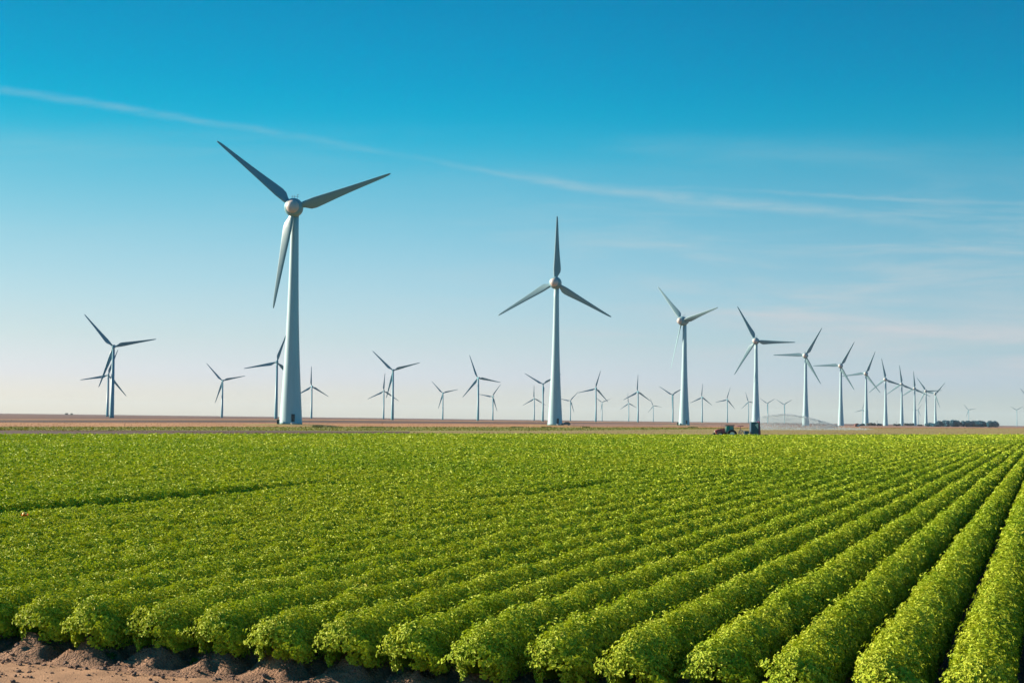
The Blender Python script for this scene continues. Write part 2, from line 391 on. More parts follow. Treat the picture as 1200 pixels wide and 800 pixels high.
F = np.stack([ii, ii + 1, ii + nc + 1, ii + nc], -1).reshape(-1, 4)
# keep ridge part and track part as two sheets that share their edge
mid = SS[:-1, :-1].ravel() > S0 - 0.42
def sub(name, Fs, m):
    used, inv = np.unique(Fs, return_inverse=True)
    o = link(name, quad_mesh(name, V[used], 0, None, inv.reshape(-1, 4)), m); tag(o, kind='structure')
    o.data.polygons.foreach_set('use_smooth', np.ones(len(o.data.polygons), bool)); return o
sub('field_soil', F[mid], M['soil'])
sub('dirt_track', F[~mid], M['dirt'])
# wide dirt sheet behind and to the left
q = [ps(-40, -6), ps(12, -6), ps(12, 9.55), ps(-25.95, 9.55), ps(-25.95, S0 - 0.5), ps(-40, S0 - 0.5)]
sheet('dirt_yard', q, 0.0, M['dirt'])

# ---- foliage
def cross_profile(theta, r, hw, hh, zc):
    c, s_ = np.cos(theta), np.sin(theta)
    return np.sign(c) * np.abs(c) ** 1.25 * hw * r, zc + np.abs(s_) ** 0.95 * np.sign(s_) * hh * r

def gap_factor(p, s):
    if abs(p + 21.48) < 0.6: return 1 - 0.25 * float(np.clip((50 - s) / 7, 0, 1))
    return 1.0
_hn = np.random.default_rng(77).random((400, 64))
def height_factor(k, p, s):
    q = (s + 40) / 9.0; i = int(q); f = q - i; f = f * f * (3 - 2 * f)
    h = 1 + 0.10 * ((_hn[k + 200, i % 64] * (1 - f) + _hn[k + 200, (i + 1) % 64] * f) - 0.5)
    if k in (-18, -17): h -= (0.62 if k == -18 else 0.36) * float(np.clip((41 - s) / 8, 0, 1))      # crushed along the wheel track
    if k in (-8,): h -= 0.34 * float(np.clip((47 - s) / 5, 0, 1) * np.clip((s - 33) / 4, 0, 1))
    return h

def row_geometry(k):
    p = P0 + PITCH * k
    r_ = np.random.default_rng(1000 + k)
    s_end = row_end(p)
    s0 = S0 - 0.13 + 0.09 * r_.standard_normal()
    st = np.arange(s0, s_end, 0.4)
    if len(st) < 3: return None
    x = p * CA + st * SA; y = st * CA - p * SA
    d = np.hypot(x, y)
    vis = (y > 6) & (np.abs(x) < y * 0.385 + 2.2)
    if not vis.any(): return None
    st, d = st[vis], d[vis]
    size = 0.037 * np.maximum(d / 17, 1) ** 0.98
    cover = np.interp(d, [14, 40, 120, 250], [2.4, 2.1, 1.8, 1.6])
    n = cover * 1.05 / (0.33 * size ** 2) * 0.4
    cnt = r_.poisson(n); tot = int(cnt.sum())
    s = np.repeat(st, cnt) + r_.random(tot) * 0.4
    dd = np.repeat(d, cnt); sz = np.repeat(size, cnt) * r_.uniform(0.65, 1.35, tot)
    gf = np.interp(s, st, [gap_factor(p, q) for q in st])
    # bushy plants: lumps along the row, smaller tufts on them
    th = np.radians(r_.uniform(-38, 218, tot))
    lump = ridge_noise(s, th * 0.35 + k * 7.3, 11, 2.3) * 0.29 + ridge_noise(s, th * 0.9 + k * 3.1, 12, 5.5) * 0.32 + ridge_noise(s * 2.2, th * 1.2, 13 + k % 7, 6.0) * 0.16
    hk = lambda q: height_factor(k, p, q)
    wrow = 1 + 0.10 * math.sin(k * 2.4) * 0.6
    rad = (1 + lump) * (1 - 0.45 * r_.random(tot) ** 2.2)
    sprig = (r_.random(tot) < 0.10) & (th > 0.35) & (th < 2.8)
    rad *= np.where(sprig, r_.uniform(1.0, 1.28, tot), 1); sz = np.where(sprig, sz * r_.uniform(1.0, 1.45, tot), sz)
    ew = np.clip((s - s0) / 0.30, 0, 1); ew = np.sqrt(1 - (1 - ew) ** 2) * 0.65 + 0.35 * ew     # rounded front end
    hw = 0.29 * gf * wrow * (0.35 + 0.65 * ew); hh = 0.335 * np.interp(s, st, [hk(q) for q in st]) * (0.55 + 0.45 * ew)
    zc = 0.355
    lx, lz = cross_profile(th, rad, hw, hh, zc); lx = lx * (1 + 0.45 * (1 / np.maximum(rad, 0.3) - 1) * (rad > 1))
    lz = np.maximum(lz, 0.13 + 0.12 * r_.random(tot))
    endp = np.clip(1 - (s - s0) / 0.30, 0, 1)
    nx = np.cos(th); nz = np.sin(th) * 0.9 + 0.25; ns = -endp * 1.1
    if d[0] < 40 and abs(st[0] - s0) < 0.5:          # the plant at the row end is round on the dirt side too
        m_ = int(1500 * cover[0] / 2.3)
        pick = r_.integers(0, max(1, int((s < s0 + 1.2).sum())), m_); src = np.where(s < s0 + 1.2)[0][pick]
        la = np.radians(r_.uniform(-88, 0, m_)); ph_ = np.radians(r_.uniform(-40, 150, m_))
        # direction on a half ball facing the track
        dx = np.cos(ph_); dz = np.sin(ph_) * np.cos(la); dy = np.sin(la) * np.abs(np.sin(np.radians(90) * np.cos(ph_ * 0 + la * 0))) * np.sqrt(np.clip(1 - dx ** 2 * 0.6, 0, 1))
        lr = 1 + 0.55 * ridge_noise(dx * 1.2 + k * 3.3, dz * 1.2 + dy, 31, 2.6) + 0.25 * ridge_noise(dx * 2 + k, dz * 2 + dy, 32, 5)
        lr *= 1 - 0.35 * r_.random(m_) ** 2
        lx[src] = dx * 0.33 * lr; s[src] = s0 + 0.30 + dy * 0.40 * lr; lz[src] = np.maximum(0.36 + dz * 0.29 * lr, 0.15 + 0.12 * r_.random(m_))
        nx[src] = dx; nz[src] = dz + 0.3; ns[src] = dy
    NN = np.stack([nx, ns, nz], 1) + r_.normal(0, 0.30, (tot, 3))
    cl = np.clip(17 / dd, 0.35, 1) ** 0.5 * 1.0
    NN += np.stack([ridge_noise(s, th * 0.8 + k * 3.1, 41 + i, 5.5) for i in range(3)], 1) * 1.0 * cl[:, None]
    NN /= np.linalg.norm(NN, axis=1, keepdims=True)
    T = r_.normal(0, 1, (tot, 3)) + np.stack([nx * 0.9, ns * 0.5, nz * 0.5 + 2.2 * sprig], 1)
    T -= NN * (T * NN).sum(1, keepdims=True); T /= np.linalg.norm(T, axis=1, keepdims=True)
    B = np.cross(NN, T)
    C = np.stack([p + lx, s, lz], 1)
    h = sz[:, None]
    wv = ((0.26 + 0.14 * r_.random(tot)) * np.where(sprig, 0.7, 1))[:, None]
    fold = NN * h * 0.16
    v0 = C - T * h * 0.5; v1 = C + B * h * wv + fold - T * h * 0.08; v2 = C + T * h * 0.5 - NN * h * 0.12; v3 = C - B * h * wv + fold - T * h * 0.08
    Q = np.stack([v0, v1, v2, v3], 1).reshape(-1, 3)
    tint = 0.5 + 0.11 * r_.standard_normal(tot) + 0.30 * ridge_noise(s, th * 0.8 + k * 3.1, 44, 5.5) + 0.30 * ridge_noise(s, lx + k, 21, 1.3) + 0.45 * ridge_noise(s, lx + k, 22, 0.09) + 0.12 * np.clip((lz - 0.35) / 0.3, -1, 1)
    tint = np.where(r_.random(tot) < 0.003, 0.95, np.clip(tint, 0, 0.72))
    tint = np.repeat(tint, 4)
    # inner bush core in one darker leaf tint
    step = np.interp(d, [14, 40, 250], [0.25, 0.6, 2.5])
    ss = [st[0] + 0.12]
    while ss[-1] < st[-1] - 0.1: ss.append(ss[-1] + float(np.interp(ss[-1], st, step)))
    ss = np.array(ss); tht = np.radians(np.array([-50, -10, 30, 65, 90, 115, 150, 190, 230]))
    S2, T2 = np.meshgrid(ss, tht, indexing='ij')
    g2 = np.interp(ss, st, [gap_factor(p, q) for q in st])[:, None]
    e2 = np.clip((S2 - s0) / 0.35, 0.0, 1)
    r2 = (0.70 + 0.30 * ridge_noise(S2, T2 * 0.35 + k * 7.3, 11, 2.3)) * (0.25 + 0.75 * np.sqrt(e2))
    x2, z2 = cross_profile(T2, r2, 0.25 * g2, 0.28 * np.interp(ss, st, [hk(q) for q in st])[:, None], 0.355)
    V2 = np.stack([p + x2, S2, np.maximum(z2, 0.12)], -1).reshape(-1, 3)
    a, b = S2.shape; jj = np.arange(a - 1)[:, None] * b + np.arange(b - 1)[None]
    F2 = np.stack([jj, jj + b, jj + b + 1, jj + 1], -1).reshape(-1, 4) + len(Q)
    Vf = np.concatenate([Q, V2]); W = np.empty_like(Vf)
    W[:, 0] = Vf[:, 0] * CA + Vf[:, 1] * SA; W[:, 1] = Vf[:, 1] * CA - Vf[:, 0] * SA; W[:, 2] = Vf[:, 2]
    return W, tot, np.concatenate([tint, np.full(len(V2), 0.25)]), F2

ORD = ['first', 'second', 'third', 'fourth', 'fifth', 'sixth', 'seventh', 'eighth', 'ninth', 'tenth', 'eleventh', 'twelfth', 'thirteenth', 'fourteenth', 'fifteenth', 'sixteenth']
CMi = CM.inverted()
def project(P):
    q = CMi @ (Vector(P) - Vector((0, 0, CAM_H))); return 600 + 1667 * q.x / -q.z, 400 - 1667 * q.y / -q.z
ends, bottoms, lefts = [], [], []
for k in range(-18, 16):
    p = P0 + PITCH * k
    ex, ey = project((*ps(p, S0 - 0.1), 0.25))
    if ey < 800 and ex > -12: ends.append(k)
    elif ex <= -12: lefts.append(k)
    else:
        seen = [project((*ps(p - 0.33, q), 0.3)) for q in np.arange(S0, 80, 0.5)]
        if any(x < 1198 and y < 800 for x, y in seen): bottoms.append(k)
labels = {}
for i, k in enumerate(ends): labels[k] = 'leafy crop row whose bushy end meets the bare dirt, %s from the left' % ORD[i]
for i, k in enumerate(reversed(bottoms)): labels[k] = 'leafy crop row cut off by the bottom edge, %s from the right corner' % ORD[i]
for i, k in enumerate(lefts): labels[k] = 'crop row entering over the left edge, %s in front of the dark wheel track' % ORD[i]
total_leaves = 0
for k in sorted(labels):
    g = row_geometry(k)
    if g is None: print('empty row', k); continue
    W, n, tint, F2 = g; total_leaves += n
    o = link('crop_row', quad_mesh('crop_row', W, n, tint, F2), M['leaf'])
    tag(o, labels[k], 'crop row', 'rows of leafy crop')
print('rows', len(ends), len(bottoms), len(lefts), max(labels))
parts = []
for k in list(range(-19, -140, -1)) + list(range(max(labels) + 1, 16)):
    g = row_geometry(k)
    if g is not None: parts.append(g); total_leaves += g[1]
Qs = np.concatenate([g[0][:g[1] * 4] for g in parts]); Rs = np.concatenate([g[0][g[1] * 4:] for g in parts])
Ts = np.concatenate([g[2][:g[1] * 4] for g in parts] + [g[2][g[1] * 4:] for g in parts])
off = len(Qs); Fs = []
for g in parts:
    Fs.append(g[3] - g[1] * 4 + off); off += len(g[0]) - g[1] * 4
o = link('crop_canopy', quad_mesh('crop_canopy', np.concatenate([Qs, Rs]), len(Qs) // 4, Ts, np.concatenate(Fs)), M['leaf'])
tag(o, 'unbroken yellow green crop canopy filling the field beyond the dark wheel track', 'crop', kind='stuff')
print('leaves', total_leaves)

# ------------------------------------------------------------------ wind turbines
BR = 31.0                                   # rotor radius of the big machines
def blade_mesh(Rr, chord_k, name):
    secs = [(0.035, .040, .040, 0), (0.07, .042, .041, 0), (0.11, .066, .036, 16), (0.16, .096, .028, 15), (0.21, .102, .023, 13), (0.30, .090, .018, 10),
            (0.42, .073, .014, 7), (0.56, .057, .010, 4), (0.70, .044, .0075, 2), (0.84, .033, .0055, 1), (0.93, .025, .004, 0), (0.98, .017, .003, 0), (1.0, .006, .0015, 0)]
    n = 14; vs = []; fs = []
    for (r, c, t, tw) in secs:
        c *= Rr * chord_k * 1.1; t *= Rr * chord_k; a = R(tw)
        for i in range(n):
            th = 2 * math.pi * i / n
            x = math.cos(th); y = math.sin(th) * (0.62 + 0.38 * x)          # thicker leading edge
            X_ = c * (-x * 0.5 + 0.22 * min(1, max(0, (r - .05) * 10))); Y_ = t * 0.5 * y * 1.2
            vs.append((X_ * math.cos(a) - Y_ * math.sin(a), X_ * math.sin(a) + Y_ * math.cos(a), r * Rr))
    for k in range(len(secs) - 1):
        for i in range(n):
            j = (i + 1) % n; fs.append((k * n + i, k * n + j, k * n + n + j, k * n + n + i))
    fs.append(tuple(range(len(vs) - n, len(vs)))); fs.append(tuple(range(n - 1, -1, -1)))
    m = MB(); m.add(vs, fs, True); return m.mesh(name)

HUB = 65.0
# big machine: flared concrete tower, egg shaped nacelle, round spinner
tw = MB().lathe([(3.52, 0), (3.42, .6), (3.06, 6.5), (2.72, 12), (2.36, 18.5), (2.02, 26), (1.74, 34), (1.52, 42), (1.36, 50), (1.22, 58), (1.15, 63.2)], 40)
ME_tower = tw.mesh('tower')
nc_ = MB().lathe([(1.95, -3.4), (2.45, -2.85), (2.74, -2.15), (2.84, -1.4), (2.78, -0.4), (2.5, 1.0), (2.0, 2.4), (1.4, 3.5), (0.8, 4.2), (0.25, 4.5)], 36, 'y')
nc_.lathe([(1.2, -2.75), (1.25, -1.4), (1.3, 0)], 24, 'z', (0, 1.1, 0))
ME_nacelle = nc_.mesh('nacelle')
ME_spin = MB().lathe([(0.05, -3.35), (0.6, -3.28), (1.15, -3.05), (1.6, -2.65), (1.9, -2.15), (1.99, -1.85), (1.97, -1.75)], 32, 'y').mesh('spinner')
ME_blade = blade_mesh(BR, 1.0, 'blade')
ms_ = MB()
for dx in (-0.75, -0.1, 0.7): ms_.bar((dx, 0.4 + dx * .3, 2.4), (dx, 0.4 + dx * .3, 4.1 + 0.25 * dx), 0.05, 6)
ms_.bar((-1.1, 0.3, 3.6), (1.1, 0.6, 3.6), 0.05, 6); ms_.bar((0.7, 0.6, 4.2), (1.15, 0.6, 4.2), 0.06, 6)
ME_mast = ms_.mesh('weather_mast')
ME_door = MB().box((0, 0, 1.15), (1.0, 0.16, 2.3)).mesh('door')
ME_step = MB().box((0, -0.6, -0.35), (1.5, 1.4, 0.12)).box((0, -1.2, -0.65), (1.5, 0.7, 0.12)).mesh('step')
# slim machine further off: straight steel tube tower, short nacelle
FR = 33.0
ME_ftower = MB().lathe([(1.75, 0), (1.70, 2), (0.95, 54.2)], 20).mesh('tower')
fn = MB(); fn.box((0, 2.2, 0.1), (2.3, 6.4, 2.5), (0.86, 0.96)); ME_fnac = fn.mesh('nacelle')
ME_fspin = MB().lathe([(0.05, -2.3), (0.6, -2.1), (1.0, -1.6), (1.25, -0.9), (1.3, 0.0), (1.25, 0.9)], 18, 'y').mesh('hub')
ME_fblade = blade_mesh(FR, 0.92, 'blade')

def set_local(o, m): o.matrix_basis = m
def turbine(hub, base_z, phase, yaw, pitch, scale, big, label, group, away=False):
    """hub: rotor centre in the world; yaw: heading of the root"""
    front = Vector((math.sin(yaw), -math.cos(yaw), 0))
    over = (2.7 if big else 3.2) * scale
    bx, by = hub.x - front.x * over, hub.y - front.y * over
    root = empty('wind_turbine', (bx, by, base_z), yaw, label, 'wind turbine', group)
    H = hub.z - base_z
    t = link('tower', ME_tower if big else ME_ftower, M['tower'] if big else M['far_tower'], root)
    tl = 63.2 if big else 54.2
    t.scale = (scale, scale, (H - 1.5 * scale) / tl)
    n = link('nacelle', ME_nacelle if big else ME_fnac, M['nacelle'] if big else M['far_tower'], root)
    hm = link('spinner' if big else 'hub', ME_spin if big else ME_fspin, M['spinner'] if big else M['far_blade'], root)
    Tm = Matrix.Translation((0, -over, H)) @ Matrix.Scale(scale, 4)
    n.matrix_basis = Matrix.Translation((0, -over + (1.6 * scale if big else 1.0 * scale), H)) @ Matrix.Scale(scale, 4)
    hm.matrix_basis = Tm
    if big:
        wm = link('weather_mast', ME_mast, M['dark'], n)
    for i in range(3):
        p = R(phase + 120 * i)
        if away: p = -p
        b = link('blade', ME_blade if big else ME_fblade, M['blade'] if big else M['far_blade'], root)
        b.matrix_basis = Tm @ Matrix.Rotation(p, 4, 'Y') @ Matrix.Rotation(R(pitch), 4, 'Z')
    return root, t

NEAR = [  # hub x, y in the photo, base y, blade phase, turned to the left by, blade pitch, label
    ((344, 243), 497.0, -50, 10, 16, 'largest and nearest white wind turbine, one blade hanging down beside its tower'),
    ((650.5, 331.2), 498.0, 1, 14, 4, 'second largest white wind turbine, one blade straight up, dark car at its foot'),
    ((798.8, 376), 498.0, -43, 44, 25, 'white wind turbine left of the tractor, one bright sunlit blade slanting down'),
    ((885.3, 399.5), 498.0, -28, 11, 2, 'white wind turbine whose tower rises directly behind the navy trailer'),
    ((943.5, 416.5), 499.0, 31, 11, 2, 'white wind turbine standing in the water spray, first big one right of the navy trailer'),
    ((984.8, 428.5), 499.3, 30, 11, 2, 'white wind turbine where the water arc comes down, second big one right of the trailer'),
    ((1014.5, 437.5), 499.6, 23, 11, 2, 'white wind turbine beside the small red shed, third big one right of the trailer'),
    ((1037.3, 444.3), 499.7, -10, 11, 2, 'white wind turbine between grey bushes, fifth from the far end of the receding row'),
    ((1056.3, 450), 499.8, -6, 11, 2, 'white wind turbine fourth from the far end of the receding row, blades crossing its neighbours'),
    ((1071.5, 455), 499.9, -3, 11, 2, 'white wind turbine third from the far end of the receding row, one blade almost upright'),
    ((1084.8, 458), 500.0, -33, 11, 2, 'white wind turbine second from the far end of the row, left of the dark wood'),
    ((1095.8, 461.3), 500.2, 41, 11, 2, 'smallest white turbine at the far end of the receding row, against the dark wood edge'),
]
bases = []
for i, (h, by, ph, psi, pit, lab) in enumerate(NEAR):
    Yd = 426 + 227.5 * i
    hub = at(h[0], h[1], Yd)
    az = math.atan2(hub.x, hub.y)
    zb = max(0.0, at(h[0], by, Yd).z) if i < 3 else 0.0
    rt, tw_ = turbine(hub, zb, ph, -(az + R(psi)), pit, 1.0 if i < 4 else 0.98, True, lab, 'white wind turbines in the receding row')
    bases.append((rt.location.copy(), zb))
    if i < 3:
        a = -rt.rotation_euler.z + R(20)
        d = link('door', ME_door, M['dark'], tw_); d.scale = (1, 1, 63.2 / (hub.z - zb - 1.5))
        d.rotation_euler = (0, 0, a); d.location = (math.sin(a) * 3.46, -math.cos(a) * 3.46, 0.75)
        st_ = link('step', ME_step, M['ltgrey'], tw_); st_.rotation_euler = (0, 0, a); st_.location = (math.sin(a) * 3.5, -math.cos(a) * 3.5, 0.75)
        # grassy mound the tower stands on
        prof = [(17, -0.3), (13, zb * 0.25), (9.5, zb * 0.75), (7, zb), (0.5, zb + 0.02)]
        mb = MB().lathe(prof, 48, 'z', (rt.location.x, rt.location.y, 0.0), cap=True)
        mb.v = [(x + 0.9 * math.sin(y * 1.3), y + 0.9 * math.sin(x * 0.9), z + (0.05 * math.sin(x * 2.1 + y) if z < zb - .02 else 0)) for x, y, z in mb.v]
        tag(mb.build('earth_mound', M['pale']), kind='structure')

FAR = [  # hub, R in photo px, phase, width of the yaw (deg), label
    ((132.8, 406.3), 50.0, -42, 4, 'tallest slim teal turbine at far left, in front of a smaller overlapping one'),
    ((126.8, 439.5), 32.1, 19, 4, 'small slim turbine half hidden behind the taller far left one'),
    ((260.5, 446), 27.6, -43, 10, 'slim teal turbine standing alone between the far left pair and the largest turbine'),
    ((324.5, 424.2), 39.0, 18, 4, 'slim teal turbine just left of the largest tower, one blade passing behind it'),
    ((365, 452.7), 23.8, -1, 15, 'small slim turbine just right of the largest tower'),
    ((460.5, 434), 33.2, -47, 5, 'taller of two slim overlapping turbines between the two largest ones'),
    ((449.8, 458), 21.0, 3, 5, 'smaller of two slim overlapping turbines, its blade crossing behind the taller tower'),
    ((518.8, 460.5), 18.9, -44, 12, 'small slim turbine alone in the gap between two taller slim ones'),
    ((559.8, 443), 29.0, -21, 18, 'slim turbine with a steep up-left blade, tallest between overlapping pair and central tower'),
    ((576.8, 464.5), 18.5, 38, 30, 'small slim turbine close right of a taller one, left of the central tower'),
    ((636.3, 450), 25.0, -60, 5, 'slim turbine with a V of raised blades just left of the central tower'),
    ((626, 466.8), 15.7, -1, 10, 'tiny slim turbine left of the V-bladed one beside the central tower'),
    ((668.3, 469.5), 14.1, 41, 10, 'tiny slim turbine just right of the central tower above the parked car'),
    ((698, 455), 22.0, 16, 15, 'slim turbine right of the central tower with one nearly level blade'),
    ((705.5, 471.3), 11.0, 68, 10, 'tiny pale turbine touching the right side of a taller slim one'),
    ((736.5, 472.5), 12.4, -4, 20, 'tiny pale turbine left of a taller one with an upright blade'),
    ((747, 459), 20.5, 2, 25, 'slim turbine with an upright blade, midway between the central and third big tower'),
    ((765.5, 475.3), 10.2, -22, 8, 'tiny pale turbine in the gap left of the third big tower'),
    ((787.8, 462.5), 19.0, -60, 25, 'slim turbine with a V of raised blades just left of the third big tower'),
    ((822.3, 465.3), 16.2, 5, 25, 'slim turbine with an upright blade just right of the third big tower'),
    ((851.8, 468), 15.0, 17, 25, 'slim pale turbine directly above the tractor'),
    ((877, 470.5), 11.8, -16, 5, 'tiny pale turbine close left of the big tower behind the trailer'),
    ((899.3, 472.5), 11.5, -59, 28, 'tiny pale turbine with V blades just right of the tower behind the trailer'),
    ((919, 473.8), 11.5, -60, 25, 'tiny pale turbine with V blades above the crest of the water arc'),
    ((1010.8, 480), 9.7, 14, 20, 'tiny faint turbine with a level blade, partly behind the tower by the red shed'),
    ((1075.8, 480.5), 7.9, 35, 20, 'tiny faint turbine almost lost among the far towers left of the dark wood'),
    ((1135, 480.2), 8.6, -40, 10, 'tiny faint turbine rising from behind the dark wood'),
    ((1191.5, 480.2), 8.4, -60, 10, 'tiny faint turbine on the bare horizon right of the dark wood'),
    ((1205, 466), 14.4, -38, 5, 'turbine cut off by the right edge of the photo, only its blades in view'),
]
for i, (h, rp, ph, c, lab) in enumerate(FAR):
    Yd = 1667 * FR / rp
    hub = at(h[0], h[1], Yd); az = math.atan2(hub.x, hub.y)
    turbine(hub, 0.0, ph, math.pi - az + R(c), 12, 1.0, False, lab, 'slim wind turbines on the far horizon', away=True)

# ------------------------------------------------------------------ tractor and trailer at the field edge
TY = 227.0
gp = lambda x: at(x, 500, TY).x
MPX = TY / 1667
def wheel(parent, x, y, r, wd, name='wheel'):
    ob = MB().lathe([(r * .62, -wd * .5), (r * .93, -wd * .5), (r, -wd * .32), (r, wd * .32), (r * .93, wd * .5), (r * .62, wd * .5)], 28, 'y', (0, 0, 0), cap=False)
    for i in range(18):                     # tread lugs
        a = 2 * math.pi * i / 18
        ob.bar((r * math.cos(a), -wd * .42, r * math.sin(a)), (r * math.cos(a + .18), wd * .42, r * math.sin(a + .18)), r * .045, 4)
    o = ob.build(name, M['rubber'], parent); o.location = (x, y, r)
    rm = MB().lathe([(r * .12, -wd * .30), (r * .30, -wd * .24), (r * .55, -wd * .36), (r * .66, -wd * .44), (r * .66, wd * .44), (r * .3, wd * .2), (r * .1, wd * .2)], 24, 'y')
    rm.build('rim', M['rim'], o)
    return o
tx0 = gp(850)
tr_ = empty('tractor', (tx0, TY, 0), 0, 'small dark red tractor with green tinted cab facing left at the field edge', 'tractor')
def lx_(x): return (x - 850) * MPX
RW, FW = 0.71, 0.55
xr, xf = lx_(857), lx_(843.2)
for sy in (-0.72, 0.72): wheel(tr_, xr, sy, RW, 0.42)
for sy in (-0.66, 0.66): wheel(tr_, xf, sy, FW, 0.32)
MB().prism([(lx_(838.5), 1.0), (lx_(837.6), 1.30), (lx_(841), 1.52), (lx_(848.5), 1.66), (lx_(849.5), 1.66), (lx_(849.5), 0.75), (lx_(840), 0.75)], -0.34, 0.34).build('hood', M['red'], tr_, 0.05)
MB().box((lx_(850), 0, 0.66), (2.3, 0.5, 0.42)).box((xr, 0, RW), (0.35, 1.2, 0.3)).box((xf, 0, FW), (0.2, 1.1, 0.18)).build('chassis', M['dark'], tr_, 0.02)
cb = MB(); xa, xb = lx_(849.4), lx_(860.2)
for px_, sy in ((xa, -.62), (xa, .62), (xb - .15, -.62), (xb - .15, .62), (lx_(854.5), -.63), (lx_(854.5), .63)):
    cb.bar((px_, sy, 0.95), (px_ + (0.1 if px_ == xa else 0.0), sy * .96, 2.12), 0.035, 6)
cb.box(((xa + xb) / 2, 0, 0.90), (1.35, 1.25, 0.35))
cbo = cb.build('cab', M['dark'], tr_)
MB().box((xa + .42, 0, 1.58), (.62, 1.20, 1.00), (0.86, 0.96), (.04, 0)).build('window', M['greenglass'], cbo)
MB().box((xb - .47, 0, 1.62), (.60, 1.20, .92), (0.92, 0.96), (-.02, 0)).build('window', M['glasspale'], cbo)
MB().box(((xa + xb) / 2, 0, 2.17), (1.62, 1.36, 0.13), (0.86, 0.9)).build('roof', M['dark'], tr_, 0.03)
for sy in (-0.72, 0.72):
    f_ = MB(); n = 10
    pts = [(xr + 0.80 * math.cos(math.pi * (0.02 + 0.90 * i / n)), RW + 0.80 * math.sin(math.pi * (0.02 + 0.90 * i / n))) for i in range(n + 1)]
    pin = [(xr + 0.75 * math.cos(math.pi * (0.02 + 0.90 * i / n)), RW + 0.75 * math.sin(math.pi * (0.02 + 0.90 * i / n))) for i in range(n + 1)]
    f_.prism(pts + pin[::-1], sy - 0.24, sy + 0.24); f_.build('fender', M['dark'], tr_)
MB().bar((lx_(847.6), 0.28, 1.6), (lx_(847.6), 0.28, 2.18), 0.04).build('exhaust_pipe', M['dark'], tr_)
MB().box((lx_(836.6), 0, 0.74), (0.30, 0.9, 0.42)).bar((lx_(835.2), -.4, .6), (lx_(838.5), -.4, .85), .05).build('front_weight', M['dark'], tr_, 0.03)
for sy in (-0.25, 0.25): MB().lathe([(.09, -.02), (.09, .05)], 14, 'x', (lx_(837.6) - .02, sy, 1.16)).build('headlight', M['ltgrey'], tr_)

tt = empty('trailer', (gp(882), TY, 0), 0, 'tall navy blue trailer with a dark red tail panel hitched behind the tractor', 'trailer')
def lt(x): return (x - 882) * MPX
MB().box((lt(883.6), 0, 1.78), (8.8 * MPX, 1.5, 1.95), (0.98, 0.96)).build('box', M['navy'], tt, 0.03)
MB().prism([(lt(888.2), 0.72), (lt(890.6), 0.72), (lt(889.4), 2.86), (lt(888.2), 2.82)], -0.80, 0.80).build('tail_panel', M['crimson'], tt, 0.02)
MB().box((lt(884.6), -0.80, 0.70), (6.4 * MPX, 0.10, 0.26)).build('side_rail', M['ltgrey'], tt)
MB().prism([(lt(883.8), 2.30), (lt(887.6), 2.62), (lt(887.6), 1.62)], -0.792, -0.772).build('side_sign', M['ltgrey'], tt)
MB().box((lt(884), 0, 0.6), (8.0 * MPX, 1.2, 0.16)).bar((lt(879), 0, .55), (lt(862.5), 0, .60), .06).bar((lt(879), .4, .55), (lt(866), 0, .60), .05).bar((lt(879), -.4, .55), (lt(866), 0, .60), .05).bar((lt(890), 0, .6), (lt(892.3), 0, .72), .05).build('drawbar', M['dark'], tt)
for sy in (-0.62, 0.62): wheel(tt, lt(885.5), sy, 0.40, 0.26)
MB().box((lt(874.9), 0, 0.98), (4.6 * MPX, 1.1, 0.70)).build('tool_box', M['navy'], tt, 0.03)
ar = MB(); ar.bar((lt(863.2), 0, 2.02), (lt(871.3), 0, 2.10), .05).bar((lt(866.8), 0, 0.65), (lt(868.0), 0, 2.05), .04).bar((lt(866.8), 0, 0.65), (lt(870.5), 0, 1.3), .035).bar((lt(864.6), 0, .65), (lt(867.2), 0, 1.45), .035)
ar.build('boom', M['crimson'], tt)
hs = MB(); n = 16
for i in range(n): hs.bar((lt(868.8) + .42 * math.cos(6.283 * i / n), 0, 1.0 + .42 * math.sin(6.283 * i / n)), (lt(868.8) + .42 * math.cos(6.283 * (i + 1) / n), 0, 1.0 + .42 * math.sin(6.283 * (i + 1) / n)), .05, 6)
for i in range(4): hs.bar((lt(868.8), 0, 1.0), (lt(868.8) + .42 * math.cos(1.57 * i), 0, 1.0 + .42 * math.sin(1.57 * i)), .03, 5)
hs.build('hose_reel', M['ltgrey'], tt)

# ------------------------------------------------------------------ things at the turbine feet
b2, z2 = bases[1]
cy = b2.y - 6
cr = empty('parked_car', (at(663, 497, cy).x, cy, max(0.02, z2 - 0.04)), R(4), 'dark blue parked car at the foot of the second largest turbine', 'car')
MB().prism([(-2.1, .35), (-2.15, .75), (-1.9, .92), (-1.0, 1.0), (1.7, 1.02), (2.1, .9), (2.15, .4)], -.85, .85).build('body', M['carblue'], cr, .06)
MB().prism([(-1.15, 1.0), (-.45, 1.55), (1.35, 1.58), (1.85, 1.02)], -.76, .76).build('window', M['glass'], cr, .03)
MB().prism([(-.5, 1.56), (-.35, 1.62), (1.3, 1.64), (1.4, 1.56)], -.70, .70).build('roof', M['carblue'], cr, .02)
for x_ in (-1.35, 1.35):
    for sy in (-.76, .76): wheel(cr, x_, sy, .34, .2)
for sy in (-.6, .6): MB().box((-2.14, sy, .68), (.06, .3, .14)).build('headlight', M['ltgrey'], cr)

